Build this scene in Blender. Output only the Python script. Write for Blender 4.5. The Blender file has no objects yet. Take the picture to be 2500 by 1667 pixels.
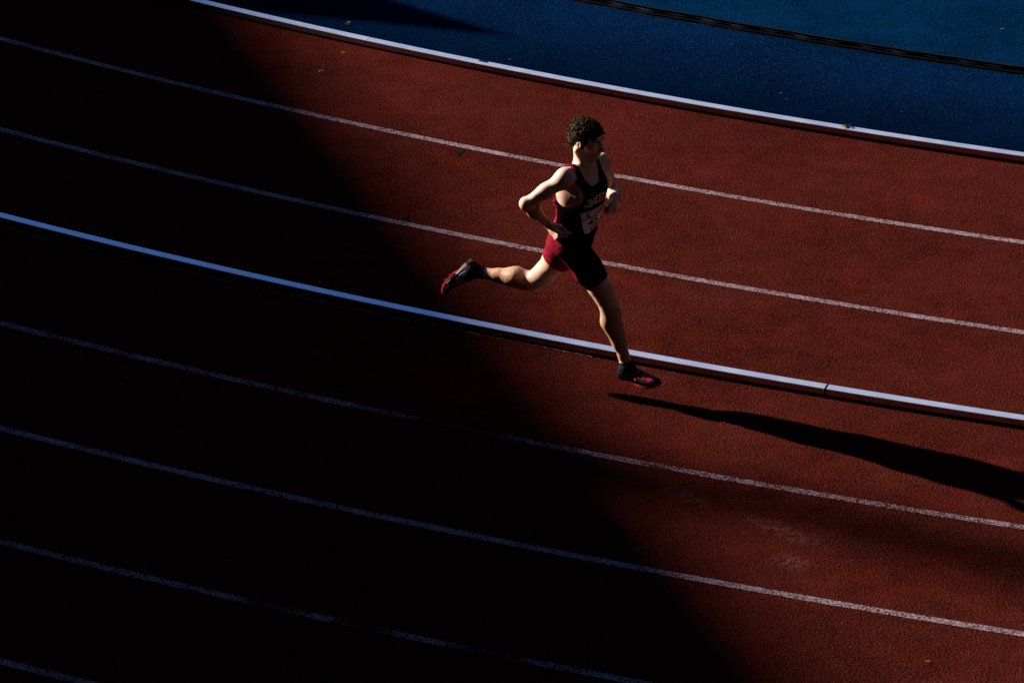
import bpy, bmesh, math, random
import numpy as np
from mathutils import Vector, Matrix, noise
from mathutils.bvhtree import BVHTree
R = math.radians
scene = bpy.context.scene
col = scene.collection
# ------------------------------------------------------------ camera, light
cam_d = bpy.data.cameras.new('camera'); cam = bpy.data.objects.new('camera', cam_d); col.objects.link(cam)
cam.location = (0, 0, 11.2454); cam.rotation_euler = (R(63), 0, R(0)); cam_d.sensor_width = 36; cam_d.lens = 148.31
cam_d.clip_start = .5; cam_d.clip_end = 3000
scene.camera = cam
SUN_AZ, SUN_EL = -26.6, 21.0          # direction the light travels in plan, height of the sun
w = bpy.data.worlds.new('World'); scene.world = w; w.use_nodes = True
nt = w.node_tree; sky = nt.nodes.new('ShaderNodeTexSky'); sky.sky_type = 'NISHITA'; sky.sun_disc = False
sky.sun_elevation = R(SUN_EL); sky.sun_rotation = R(90 - (180 + SUN_AZ)) % (2 * math.pi)
sky.air_density = 0.36; sky.dust_density = 0.0; sky.ozone_density = 4.5
nt.links.new(sky.outputs[0], nt.nodes['Background'].inputs[0]); nt.nodes['Background'].inputs[1].default_value = .05
sl = bpy.data.lights.new('sun', 'SUN'); so = bpy.data.objects.new('sun', sl); col.objects.link(so)
sl.energy = 5; sl.angle = R(.53); sl.color = (1, .87, .75)
sd = Vector((math.cos(R(SUN_EL)) * math.cos(R(SUN_AZ)), math.cos(R(SUN_EL)) * math.sin(R(SUN_AZ)), -math.sin(R(SUN_EL))))
so.rotation_euler = sd.to_track_quat('-Z', 'Y').to_euler(); so.location = (-30, 30, 40)
vs = scene.view_settings; vs.view_transform = 'Standard'; vs.look = 'None'; vs.gamma = 1; vs.exposure = 1.65

# ------------------------------------------------------------ helpers
def tag(o, label=None, cat=None, group=None, kind=None):
    for k, v in (('label', label), ('category', cat), ('group', group), ('kind', kind)):
        if v: o[k] = v
    return o
def empty(name, loc, rz=0):
    o = bpy.data.objects.new(name, None); col.objects.link(o); o.location = loc; o.rotation_euler = (0, 0, rz)
    o.empty_display_size = .1; return o
def mesh_obj(name, V, F, m, parent=None, smooth=False):
    me = bpy.data.meshes.new(name); me.from_pydata([tuple(map(float, v)) for v in V], [], [tuple(map(int, f)) for f in F]); me.update()
    o = bpy.data.objects.new(name, me); col.objects.link(o)
    for mm in (m if isinstance(m, (list, tuple)) else [m]): me.materials.append(mm)
    if parent: o.parent = parent
    if smooth: me.polygons.foreach_set('use_smooth', [True] * len(me.polygons))
    return o
class N:
    """tiny node helper"""
    def __init__(s, name, base=(.5, .5, .5), rough=.8, spec=.3):
        s.m = bpy.data.materials.new(name); s.m.use_nodes = True; s.t = s.m.node_tree
        s.b = s.t.nodes['Principled BSDF']; s.b.inputs['Base Color'].default_value = (*base, 1)
        s.b.inputs['Roughness'].default_value = rough; s.b.inputs['Specular IOR Level'].default_value = spec
        s.m.diffuse_color = (*base, 1)
    def n(s, t, **k):
        x = s.t.nodes.new(t)
        for a, v in k.items():
            if a.startswith('i_'):
                x.inputs[a[2:].replace('_', ' ')].default_value = v
            else: setattr(x, a, v)
        return x
    def l(s, a, b): s.t.links.new(a, b)
    def coord(s): return s.n('ShaderNodeNewGeometry').outputs['Position']
    def noise(s, scale, detail=3, rough=.6, vec=None):
        x = s.n('ShaderNodeTexNoise', i_Scale=scale, i_Detail=detail, i_Roughness=rough); s.l(vec or s.coord(), x.inputs['Vector']); return x.outputs['Fac']
    def rng(s, v, a, b, c=0., d=1.):
        x = s.n('ShaderNodeMapRange'); x.clamp = True; s.l(v, x.inputs[0])
        for i, q in enumerate((a, b, c, d)): x.inputs[i + 1].default_value = q
        return x.outputs[0]
    def math(s, op, a, b):
        x = s.n('ShaderNodeMath', operation=op)
        for i, q in enumerate((a, b)):
            if isinstance(q, (int, float)): x.inputs[i].default_value = q
            else: s.l(q, x.inputs[i])
        return x.outputs[0]
    def mix(s, f, a, b):
        x = s.n('ShaderNodeMix', data_type='RGBA')
        for i, q in ((0, f), (6, a), (7, b)):
            if isinstance(q, tuple): x.inputs[i].default_value = (*q, 1)
            elif isinstance(q, (int, float)): x.inputs[i].default_value = q
            else: s.l(q, x.inputs[i])
        return x.outputs[2]
    def base(s, c): s.l(c, s.b.inputs['Base Color'])
    def bump(s, h, strength, dist):
        x = s.n('ShaderNodeBump', i_Strength=strength, i_Distance=dist); s.l(h, x.inputs['Height']); s.l(x.outputs[0], s.b.inputs['Normal'])

SCUFFS = ((.95, 20.22, .15, .06), (1.46, 19.82, .22, .06), (1.49, 19.49, .09, .07))
def granular(name, lo, hi, worn, g=85., scuffs=False, dirt=False):
    """sprayed rubber granules: fine speckle, broad blotches of wear"""
    a = N(name, lo, .95, .0); P = a.coord()
    vor = a.n('ShaderNodeTexVoronoi', i_Scale=g, i_Randomness=1.0); a.l(P, vor.inputs['Vector'])
    fine = a.noise(80, 2, .66, P)
    big = a.noise(.8, 5, .62, P); mid = a.noise(6, 4, .6, P)
    blot = a.math('ADD', a.math('MULTIPLY', a.rng(big, .38, .62), .55), a.math('MULTIPLY', a.rng(mid, .38, .62), .45))
    spk = a.math('ADD', a.math('MULTIPLY', a.rng(fine, .43, .60), .75), a.math('MULTIPLY', vor.outputs['Color'], .25))
    c = a.mix(a.math('ADD', a.math('MULTIPLY', blot, .44), a.math('MULTIPLY', spk, .56)), lo, hi)
    hue = a.rng(a.noise(2.1, 4, .6, P), .40, .62)
    c = a.mix(a.math('MULTIPLY', hue, .38), c, a.mix(spk, tuple(x * 1.1 for x in lo), (hi[0] * .68, hi[1] * 1.3, hi[2] * (1.35 if hi[0] > hi[2] else 1.0))))
    rare = a.rng(a.noise(130, 1, .5, P), .64, .72)
    c = a.mix(a.math('MULTIPLY', rare, .6), c, worn)
    if scuffs:      # pale rubbed marks left by shoes and equipment
        for (x, y, lx, ly) in SCUFFS:
            mp = a.n('ShaderNodeMapping', vector_type='TEXTURE'); mp.inputs['Location'].default_value = (x, y, 0); mp.inputs['Rotation'].default_value = (0, 0, R(-38)); mp.inputs['Scale'].default_value = (lx, ly, 1)
            a.l(P, mp.inputs[0]); ln = a.n('ShaderNodeVectorMath', operation='LENGTH'); a.l(mp.outputs[0], ln.inputs[0])
            f = a.math('MULTIPLY', a.rng(ln.outputs['Value'], .0, 1.5, 1, 0), a.rng(a.noise(24, 4, .75, P), .44, .68))
            c = a.mix(a.math('MULTIPLY', f, .34), c, (worn[0] * 1.2, worn[1] * 1.8, worn[2] * 2.4))
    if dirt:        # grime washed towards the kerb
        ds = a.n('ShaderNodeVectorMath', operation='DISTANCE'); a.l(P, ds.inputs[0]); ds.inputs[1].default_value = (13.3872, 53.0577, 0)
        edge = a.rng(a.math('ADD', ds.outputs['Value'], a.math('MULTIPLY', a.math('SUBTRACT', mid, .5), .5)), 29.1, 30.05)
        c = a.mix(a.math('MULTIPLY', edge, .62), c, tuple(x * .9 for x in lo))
    a.base(c)
    hgt = a.math('ADD', a.math('MULTIPLY', vor.outputs['Distance'], -.6), fine)
    a.bump(hgt, .7, .006)
    return a.m
M = {}
M['track'] = granular('red_rubber', (.009, .0010, .0008), (.080, .0118, .0086), (.16, .062, .044), scuffs=True)
M['infield'] = granular('blue_rubber', (.0001, .0022, .009), (.0006, .0215, .076), (.02, .07, .14))
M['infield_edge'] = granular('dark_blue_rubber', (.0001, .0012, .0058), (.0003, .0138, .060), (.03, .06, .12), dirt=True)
M['outer'] = granular('grey_asphalt', (.012, .012, .013), (.03, .03, .03), (.1, .1, .1))

def line_mat(name, cover, gaps=(), red=(.014, .0016, .0012), red2=(.073, .0112, .0082), low=.35):
    a = N(name, (.6, .6, .6), .6, .35); P = a.coord()
    sp = a.noise(120, 2, .75, P); pat = a.noise(3.2, 5, .7, P)
    thr = a.math('ADD', sp, a.math('MULTIPLY', a.math('SUBTRACT', pat, .5), low))
    for (x, y, r_, amt) in gaps:        # worn stretches, and one where thinning the line paints in shade
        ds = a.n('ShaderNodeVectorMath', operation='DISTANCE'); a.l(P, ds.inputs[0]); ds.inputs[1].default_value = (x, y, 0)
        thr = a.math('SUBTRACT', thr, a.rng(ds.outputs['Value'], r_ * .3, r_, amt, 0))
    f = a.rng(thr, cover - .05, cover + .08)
    dirt = a.mix(a.rng(a.noise(30, 3, .6, P), .3, .7), (.155, .128, .165), (.285, .222, .265))
    a.base(a.mix(f, a.mix(a.noise(95, 3, .6, P), red, red2), dirt)); a.l(a.math('MULTIPLY', f, .1), a.b.inputs['Specular IOR Level']); a.bump(sp, .5, .004)
    return a.m
M['line'] = line_mat('worn_white_paint', .48)
M['line_worn_shaded'] = line_mat('worn_shaded_white_paint', .51, ((-.33, 21.0, .62, .16), (-1.28, 19.02, .25, .12), (-.75, 18.80, .22, .12), (-.1, 18.55, .3, .1)), low=.45)  # widest gap paints deep shade into the inner line; small ones are wear
M['line_faint'] = line_mat('faint_white_paint', .60, low=.5)
a = N('white_painted_aluminium', (.62, .63, .66), .32, .5); P = a.coord()
sc = a.rng(a.noise(55, 4, .7, P), .66, .74); dust = a.noise(7, 4, .6, P)
a.base(a.mix(sc, a.mix(dust, (.55, .64, .79), (.65, .75, .93)), (.26, .24, .24)))
a.b.inputs['Coat Weight'].default_value = 1.0; a.b.inputs['Coat Roughness'].default_value = .12
a.l(a.rng(dust, .3, .7, .22, .42), a.b.inputs['Roughness']); a.b.inputs['Metallic'].default_value = .64; M['kerb'] = a.m
a = N('mill_aluminium_side', (.34, .33, .34), .30, .5); a.b.inputs['Metallic'].default_value = 1; M['kerb_side'] = a.m
M['dark_rubber'] = N('dark_rubber', (.003, .003, .003), .8, .05).m
M['black_plastic'] = N('black_plastic', (.003, .003, .003), .6, .08).m
a = N('green_paint', (.01, .10, .045), .8, 0.); P = a.coord()
a.base(a.mix(a.rng(a.noise(150, 2, .7, P), .44, .6), (.010, .002, .001), (.0045, .024, .011))); M['green'] = a.m
M['concrete'] = N('dark_concrete', (.045, .043, .042), .9, .1).m
M['steel'] = N('galvanised_steel', (.3, .3, .31), .5, .5).m
M['canvas'] = N('white_canvas', (.7, .7, .68), .8, .2).m
M['seat'] = N('seat_plastic', (.02, .05, .15), .5, .4).m
M['shaving'] = N('pale_shaving', (.26, .20, .15), .7, .1).m
M['leaf'] = N('dry_leaf', (.035, .045, .012), .8, .2).m

# ------------------------------------------------------------ setting: track bend
CX, CY = 13.3872, 53.0577
STR = 80.0
MID = R(-112)
def pt(r, deg, z=0.): return (CX + r * math.cos(R(deg)), CY + r * math.sin(R(deg)), z)
def oval(r, n_near=240):
    """the bend in view (fine steps), two straights and the far bend"""
    out = []
    d = Vector((-math.cos(MID), -math.sin(MID), 0))
    for i in range(n_near + 1):
        t = MID - math.pi / 2 + math.pi * i / n_near; out.append(Vector((CX + r * math.cos(t), CY + r * math.sin(t), 0)))
    c2 = Vector((CX, CY, 0)) + d * STR
    for i in range(61):
        t = MID + math.pi / 2 + math.pi * i / 60; out.append(c2 + Vector((r * math.cos(t), r * math.sin(t), 0)))
    return out
def annulus(name, r0, r1, z, m, **k):
    A, B = oval(r0, 480), oval(r1, 480); n = len(A)
    V = [(p.x, p.y, z) for p in A] + [(p.x, p.y, z) for p in B]
    F = [(i, n + i, n + (i + 1) % n, (i + 1) % n) for i in range(n)]
    return tag(mesh_obj(name, V, F, m), kind='structure', **k)
g = mesh_obj('ground', [(-900, -900, -.012), (900, -900, -.012), (900, 1200, -.012), (-900, 1200, -.012)], [(0, 1, 2, 3)], M['outer'])
tag(g, kind='structure')
K1, K2 = 30.200, 33.713
annulus('running_track', 30.10, 41.6, 0.0, M['track'])
A = oval(30.10, 480)
tag(mesh_obj('infield', [(p.x, p.y, 0.001) for p in A], [list(range(len(A)))], M['infield']), kind='structure')
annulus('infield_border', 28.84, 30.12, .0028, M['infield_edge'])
for rr, mm in ((31.370, 'line'), (32.570, 'line'), (34.860, 'line_worn_shaded'), (35.962, 'line'), (37.056, 'line_worn_shaded'), (38.111, 'line'), (39.2, 'line'), (40.3, 'line')):
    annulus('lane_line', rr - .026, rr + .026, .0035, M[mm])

# green triangular marks painted beside the lines
for T in ([(-0.341, 24.802), (-0.359, 24.668), (-0.301, 24.78)], [(-0.647, 23.819), (-0.7, 23.714), (-0.652, 23.694)]):
    tag(mesh_obj('track_mark', [(p, q, .0030) for p, q in T], [(0, 1, 2)], M['green']), kind='structure')

# slot drain in the blue surface
def sweep(name, prof, r0, a0, a1, step, m, parent=None, caps=True, wob=0.):
    """prof: closed list of (radial, z); swept along the bend from angle a0 to a1 (degrees)"""
    n = max(2, int(abs(a1 - a0) / step) + 1); k = len(prof); V = []; F = []
    for i in range(n):
        d = a0 + (a1 - a0) * i / (n - 1)
        wb = wob * math.sin(d * 5.1) + wob * .7 * math.sin(d * 13.7 + 1)
        V += [pt(r0 + wb + p[0], d, p[1]) for p in prof]
    for i in range(n - 1):
        for j in range(k):
            F.append((i * k + j, i * k + (j + 1) % k, (i + 1) * k + (j + 1) % k, (i + 1) * k + j))
    if caps: F.append(tuple(range(k))[::-1]); F.append(tuple((n - 1) * k + j for j in range(k)))
    return mesh_obj(name, V, F, m, parent)
def rect(x0, x1, z0, z1): return [(x0, z0), (x1, z0), (x1, z1), (x0, z1)]
dr = empty('slot_drain', pt(28.79, -113)); dr_c = Matrix.Translation(-Vector(pt(28.79, -113)))
def under(o, root):
    o.parent = root; o.matrix_parent_inverse = Matrix.Translation(-Vector(root.location)) if root.rotation_euler.z == 0 else root.matrix_world.inverted(); return o
tag(dr, 'long black rubber slot drain with ribs and a thin blue lip crossing the blue infield', 'drain')
under(sweep('drain_bed', rect(-.058, .058, -.02, .005), 28.79, -135, -90, .12, M['dark_rubber'], wob=.004), dr)
for q in (-.046, .030, .040, .049):
    under(sweep('rib', [(q - .003, .004), (q + .003, .004), (q + .002, .016), (q - .002, .016)], 28.79, -135, -90, .1, M['black_plastic'], wob=.003), dr)
under(sweep('wall_ridge', [(-.034, .004), (-.020, .004), (-.020, .028), (-.034, .028)], 28.79, -135, -90, .1, M['black_plastic'], wob=.003), dr)
a = N('blue_lip_rubber', (.004, .008, .035), .5, .2); M['lip'] = a.m
under(sweep('lip', [(-.0025, .004), (.0025, .004), (.002, .018), (.0005, .021), (-.001, .019)], 28.79, -135, -90, .05, M['lip'], wob=.006), dr)

tag(sweep('lane_line', rect(-.022, .022, .0030, .0042), 33.752, -123.5, -114.2, .1, M['line_faint']), kind='structure')
tag(sweep('lane_line', rect(-.012, .010, .0030, .0042), 33.757, -114.2, -112.5, .1, M['line_faint']), kind='structure')
# raised kerbs: curved aluminium sections on low feet
def kerb_section(rc, a0, a1, label, group, name='kerb_section', j0=.0022, j1=.0022):
    g_ = .0007 * 180 / math.pi / 10
    mid = (a0 + a1) / 2
    root = empty(name, pt(rc, mid)); tag(root, label, 'kerb', group)
    w_, b, z0, z1 = .0305, .003, .017, .055
    prof = [(-w_, z0), (w_, z0), (w_, z1 - b), (w_ - b * .35, z1 - b * .3), (w_ - b, z1), (-w_ + b, z1), (-w_ + b * .35, z1 - b * .3), (-w_, z1 - b)]
    j = .0022 / rc * 180 / math.pi; j0 *= 180 / math.pi / rc; j1 *= 180 / math.pi / rc
    rl = sweep('rail', prof, rc, a0 + j0, a1 - j1, .12, [M['kerb'], M['kerb_side']]); under(rl, root)
    for q, pl in enumerate(rl.data.polygons):
        if q < len(rl.data.polygons) - 2 and q % 8 in (1, 7): pl.material_index = 1
    under(sweep('joint_sleeve', rect(-w_ + .004, w_ - .004, z0 + .002, z1 - .005), rc, a1 - j * 3, a1 + j * 3, .1, M['dark_rubber']), root)
    for t in (.06, .35, .65, .94):
        d = a0 + (a1 - a0) * t
        under(sweep('foot', rect(-.026, .026, -.004, z0 + .001), rc, d - .09, d + .09, .06, M['dark_rubber']), root)
    return root
K1A = [-131.6, -125.0, -118.40, -111.80, -105.2, -98.6]
K1L = ['white raised kerb section beside the blue infield, wholly beyond the dark wedge shadow', 'white raised kerb section at the top left where the red lane falls into shade',
       'white raised kerb section behind the runner along the blue infield, with a black block on its edge', 'white raised kerb section along the blue infield at the right edge, starting at a dark leaf clump',
       'white raised kerb section of the infield border far to the right']
K2A = [-128.85, -122.6, -116.35, -110.10, -103.85, -97.6]
K2L = ['blue tinted kerb section in the lanes deep in shade far to the left', 'blue tinted kerb section between the lanes, wholly in deep shade at the left edge',
       'white raised kerb section between the lanes that passes behind the front foot of the runner', 'white raised kerb section between the lanes right of the runner, beyond the open blue joint',
       'white raised kerb section between the lanes far to the right']
for i in range(5):
    r1_ = kerb_section(K1, K1A[i], K1A[i + 1], K1L[i], 'kerb sections bordering the blue infield')
    if i == 2:
        under(sweep('spacer_block', rect(-.036, -.006, .03, .0555), K1, -116.80, -116.67, .04, M['black_plastic']), r1_)
    kerb_section(K2, K2A[i], K2A[i + 1], K2L[i], 'kerb sections between the lanes', j0=.0065 if i == 3 else .0018, j1=.0065 if i == 2 else .0018)

# ------------------------------------------------------------ buildings that shade the track (left of and behind the view)
def box(V, F, x0, x1, y0, y1, z0, z1, X=Vector((1, 0, 0)), Y=Vector((0, 1, 0)), O=Vector((0, 0, 0))):
    b = len(V)
    for z in (z0, z1):
        for (x, y) in ((x0, y0), (x1, y0), (x1, y1), (x0, y1)): V.append(tuple(O + X * x + Y * y + Vector((0, 0, z))))
    F += [(b + 3, b + 2, b + 1, b), (b + 4, b + 5, b + 6, b + 7), (b, b + 1, b + 5, b + 4), (b + 1, b + 2, b + 6, b + 5), (b + 2, b + 3, b + 7, b + 6), (b + 3, b, b + 4, b + 7)]
TAN = math.tan(R(SUN_EL)); back = Vector((-math.cos(R(SUN_AZ)), -math.sin(R(SUN_AZ)), 0))
# roof edge of the side stand: its shadow line crosses the bend
e0, e1 = Vector((-1.60, 26.93, 0)), Vector((1.60, 18.3, 0))
ed = (e1 - e0).normalized(); en = Vector((-ed.y, ed.x, 0)); en = en if en.dot(back) > 0 else -en
HR = 18.0
eo = e0 + back * (HR / TAN)
st = empty('side_stand', eo); tag(st, 'tall covered side stand left of the track whose roof edge shades the lanes', 'building')
V = []; F = []; box(V, F, -45, 90, 0, 18, HR - .5, HR, ed, en, eo); under(mesh_obj('roof', V, F, M['concrete']), st)
V = []; F = []; box(V, F, -45, 90, .6, 1.0, 0, HR - .5, ed, en, eo); under(mesh_obj('wall', V, F, M['concrete']), st)
for i in range(14):
    V = []; F = []; box(V, F, -42 + i * 9.6, -37 + i * 9.6, .5, .6, 9, 13, ed, en, eo); under(mesh_obj('window', V, F, M['black_plastic']), st)
# the stand the picture is taken from
gs = empty('grandstand', (0, -6, 0)); tag(gs, 'concrete grandstand with blue seats, behind the camera, its roof stretched forward to block skylight', 'building')
for i in range(14):
    V = []; F = []; y = 5.5 - i * .85; box(V, F, -40, 40, y - .85, y, 0 if i == 0 else 1.6 + i * .45 - .9, 1.6 + i * .45); under(mesh_obj('tier', V, F, M['concrete']), gs)
V = []; F = []; box(V, F, -60, 60, -16, 17.0, 17, 17.5); under(mesh_obj('roof', V, F, M['concrete']), gs)  # overhang drawn out over the track to cut skylight on the runner
V = []; F = []; box(V, F, -40, 40, -16.4, -16, 0, 17.5); under(mesh_obj('wall', V, F, M['concrete']), gs)
for i in range(5):
    V = []; F = []; box(V, F, -38 + i * 19, -37.6 + i * 19, -6.2, -5.8, 3, 17); under(mesh_obj('column', V, F, M['steel']), gs)
es = empty('added_sky_blocker', (30, 20, 0)); tag(es, 'added unseen stand right of the track, keeping skylight off the runner', 'building')  # added out of view to block the sky on the right
V = []; F = []; box(V, F, 14, 45, -30, 70, 17.5, 18); under(mesh_obj('roof', V, F, M['concrete']), es)  # roof of the added sky blocker
V = []; F = []; box(V, F, 24, 24.5, -30, 70, 0, 17.5); under(mesh_obj('wall', V, F, M['outer']), es)  # wall of the added sky blocker
# floodlight mast: faint wide shadow across the lower right
def lathe(V, F, prof, c, n=20):
    b = len(V)
    for (r, z) in prof:
        for i in range(n): V.append((c[0] + r * math.cos(2 * math.pi * i / n), c[1] + r * math.sin(2 * math.pi * i / n), z))
    for k in range(len(prof) - 1):
        for i in range(n): F.append((b + k * n + i, b + k * n + (i + 1) % n, b + (k + 1) * n + (i + 1) % n, b + (k + 1) * n + i))
mp = Vector((1.75, 19.93, 0)) + back * 62
ms = empty('floodlight_mast', mp); tag(ms, 'tall steel floodlight mast standing beyond the side stand', 'mast')
V = []; F = []; lathe(V, F, [(.24, 0), (.19, 33), (0, 33.01)], mp); under(mesh_obj('pole', V, F, M['steel'], smooth=True), ms)
V = []; F = []; box(V, F, -1.6, 1.6, -.3, .3, 33.2, 35.6, O=mp); under(mesh_obj('lamp_bank', V, F, M['steel']), ms)
# pagoda tent: steep peak throws the wedge shadow on the blue surface
tp = Vector((.02, 26.64, 0)) + back * (4.2 / TAN)
tn = empty('pagoda_tent', tp, 0); tag(tn, 'white pagoda tent with a steep pointed roof left of the blue infield', 'tent')
V = []; F = []; lathe(V, F, [(0.001, 4.2), (.21, 3.80), (.46, 3.35), (.9, 2.8), (1.7, 2.35), (1.72, 2.1), (1.66, 2.1)], tp, 24); under(mesh_obj('roof', V, F, M['canvas']), tn)
for sx in (-1, 1):
    for sy in (-1, 1):
        V = []; F = []; lathe(V, F, [(.03, 0), (.03, 2.3)], tp + Vector((sx * 1.15, sy * 1.15, 0)), 8); under(mesh_obj('pole', V, F, M['steel']), tn)

# ------------------------------------------------------------ SDF modelling kit (numpy)
class Field:
    def __init__(s, lo, hi, h):
        s.lo = np.array(lo, float); s.h = h; s.n = np.ceil((np.array(hi) - s.lo) / h).astype(int) + 1
        s.f = np.full(tuple(s.n), 1.0, np.float32)
    def sl(s, lo, hi):
        i0 = np.clip(np.floor((np.array(lo) - s.lo) / s.h).astype(int), 0, s.n - 1); i1 = np.clip(np.ceil((np.array(hi) - s.lo) / s.h).astype(int) + 1, 1, s.n)
        i1 = np.maximum(i1, i0 + 1)
        return tuple(slice(a, b) for a, b in zip(i0, i1)), [(np.arange(a, b) * s.h + s.lo[k]).astype(np.float32) for k, (a, b) in enumerate(zip(i0, i1))]
    def op(s, prim, k=.01, mode='add', pad=0.):
        lo, hi, fn = prim; m = .035 + k
        S, ax = s.sl(np.array(lo) - m, np.array(hi) + m)
        X, Y, Z = np.meshgrid(*ax, indexing='ij', sparse=True)
        d = (fn(X, Y, Z) - pad).astype(np.float32); a = s.f[S]
        if mode == 'sub':
            d = -d; hh = np.clip(.5 - .5 * (a - d) / k * -1 * -1, 0, 1) if False else np.clip(.5 + .5 * (a - d) / k, 0, 1)
            s.f[S] = d + (a - d) * hh + k * hh * (1 - hh)      # smooth max
        else:
            hh = np.clip(.5 + .5 * (a - d) / k, 0, 1)
            s.f[S] = a + (d - a) * hh - k * hh * (1 - hh)      # smooth min
    def cut(s, fn):
        """keep where fn < 0 (hard intersection)"""
        X, Y, Z = np.meshgrid(*[(np.arange(n) * s.h + s.lo[k]).astype(np.float32) for k, n in enumerate(s.n)], indexing='ij', sparse=True)
        s.f = np.maximum(s.f, fn(X, Y, Z).astype(np.float32))
    def mesh(s, smooth=2):
        f = s.f; neg = f < 0; n = s.n
        cnt = np.zeros(tuple(n - 1), np.int8)
        for dx in (0, 1):
            for dy in (0, 1):
                for dz in (0, 1): cnt += neg[dx:n[0] - 1 + dx, dy:n[1] - 1 + dy, dz:n[2] - 1 + dz]
        act = (cnt > 0) & (cnt < 8); I = np.argwhere(act); idx = np.full(tuple(n - 1), -1, np.int32); idx[tuple(I.T)] = np.arange(len(I))
        C = {}
        for dx in (0, 1):
            for dy in (0, 1):
                for dz in (0, 1): C[(dx, dy, dz)] = f[I[:, 0] + dx, I[:, 1] + dy, I[:, 2] + dz]
        P = np.zeros((len(I), 3)); W = np.zeros(len(I))
        for a in C:
            for ax in range(3):
                if a[ax] == 0:
                    b = list(a); b[ax] = 1; b = tuple(b); va, vb = C[a], C[b]; m = (va < 0) != (vb < 0)
                    t = np.where(m, va / np.where(m, va - vb, 1), 0); q = np.array(a, float)[None].repeat(len(I), 0); q[:, ax] += t
                    P[m] += q[m]; W[m] += 1
        P = P / W[:, None]; V = (I + P) * s.h + s.lo
        Fs = []
        for ax in range(3):
            a1, a2 = (ax + 1) % 3, (ax + 2) % 3
            sl0 = [slice(None)] * 3; sl1 = [slice(None)] * 3; sl0[ax] = slice(0, -1); sl1[ax] = slice(1, None)
            A_, B_ = neg[tuple(sl0)], neg[tuple(sl1)]; E_ = np.argwhere(A_ != B_)
            E_ = E_[(E_[:, a1] > 0) & (E_[:, a2] > 0) & (E_[:, a1] < n[a1] - 1) & (E_[:, a2] < n[a2] - 1)]
            q = []
            for (o1, o2) in ((1, 1), (0, 1), (0, 0), (1, 0)):
                e = E_.copy(); e[:, a1] -= o1; e[:, a2] -= o2; q.append(idx[tuple(e.T)])
            q = np.stack(q, 1); flip = A_[tuple(E_.T)]; q[~flip] = q[~flip][:, ::-1]; Fs.append(q)
        Fs = np.concatenate(Fs)
        for _ in range(smooth):
            acc = np.zeros_like(V); c = np.zeros(len(V))
            for i in range(4):
                a_, b_ = Fs[:, i], Fs[:, (i + 1) % 4]
                np.add.at(acc, a_, V[b_]); np.add.at(c, a_, 1)
                np.add.at(acc, b_, V[a_]); np.add.at(c, b_, 1)
            V = V * .5 + .5 * acc / np.maximum(c, 1)[:, None]
        return V, Fs
def v3(*a): return np.array(a, float)
def unit(v): v = np.array(v, float); return v / np.linalg.norm(v)
def cone(a, b, ra, rb, flat=None, fr=1.0):
    """round cone; flat=(axis) squeezes the section along that direction by fr"""
    a = np.array(a, float); b = np.array(b, float); d = b - a; L2 = d @ d; mr = max(ra, rb)
    def fn(X, Y, Z):
        x, y, z = X - a[0], Y - a[1], Z - a[2]
        t = np.clip((x * d[0] + y * d[1] + z * d[2]) / L2, 0, 1)
        px, py, pz = x - t * d[0], y - t * d[1], z - t * d[2]
        r = ra + (rb - ra) * t
        if flat is not None:
            q = (px * flat[0] + py * flat[1] + pz * flat[2]); e = q * (1 / fr - 1)
            px, py, pz = px + e * flat[0], py + e * flat[1], pz + e * flat[2]
            return (np.sqrt(px * px + py * py + pz * pz) - r) * min(1, (1 + fr) / 2)
        return np.sqrt(px * px + py * py + pz * pz) - r
    return np.minimum(a, b) - mr, np.maximum(a, b) + mr, fn
def ell(c, r, ax=None):
    c = np.array(c, float); ax = np.eye(3) if ax is None else np.array([unit(v) for v in ax]); m = max(r)
    def fn(X, Y, Z):
        x, y, z = X - c[0], Y - c[1], Z - c[2]; k0 = 0; k1 = 0
        for i in range(3):
            q = x * ax[i][0] + y * ax[i][1] + z * ax[i][2]; k0 = k0 + (q / r[i]) ** 2; k1 = k1 + (q / r[i] ** 2) ** 2
        k0 = np.sqrt(k0); return k0 * (k0 - 1) / np.maximum(np.sqrt(k1), 1e-6)
    return c - m, c + m, fn
def loft(secs, pw=2.5):
    """secs: list of (centre, right axis, forward axis, half width, half depth) up a nearly straight spine"""
    C = np.array([s_[0] for s_ in secs], float); d = unit(C[-1] - C[0]); T = (C - C[0]) @ d
    A1 = np.array([unit(s_[1]) for s_ in secs]); A2 = np.array([unit(s_[2]) for s_ in secs]); Wd = np.array([s_[3] for s_ in secs]); Dp = np.array([s_[4] for s_ in secs])
    m = max(Wd.max(), Dp.max())
    def fn(X, Y, Z):
        t = (X - C[0][0]) * d[0] + (Y - C[0][1]) * d[1] + (Z - C[0][2]) * d[2]
        tc = np.clip(t, T[0], T[-1]); ip = lambda q: np.interp(tc, T, q)
        c = [ip(C[:, i]) for i in range(3)]; r_ = [ip(A1[:, i]) for i in range(3)]; f_ = [ip(A2[:, i]) for i in range(3)]
        x, y, z = X - c[0], Y - c[1], Z - c[2]; over = t - tc
        u_ = x * r_[0] + y * r_[1] + z * r_[2]; v_ = x * f_[0] + y * f_[1] + z * f_[2]
        W_, D_ = ip(Wd), ip(Dp)
        k = (np.abs(u_ / W_) ** pw + np.abs(v_ / D_) ** pw) ** (1 / pw)
        rad = np.sqrt(u_ * u_ + v_ * v_) + 1e-6
        dd = (k - 1) * rad / np.maximum(k, .15) * .92
        return np.where(np.abs(over) > 0, np.sqrt(np.maximum(dd, 0) ** 2 + over ** 2) + np.minimum(np.maximum(dd, -9), 0) * 0, dd)
    return C.min(0) - m, C.max(0) + m, fn

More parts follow.
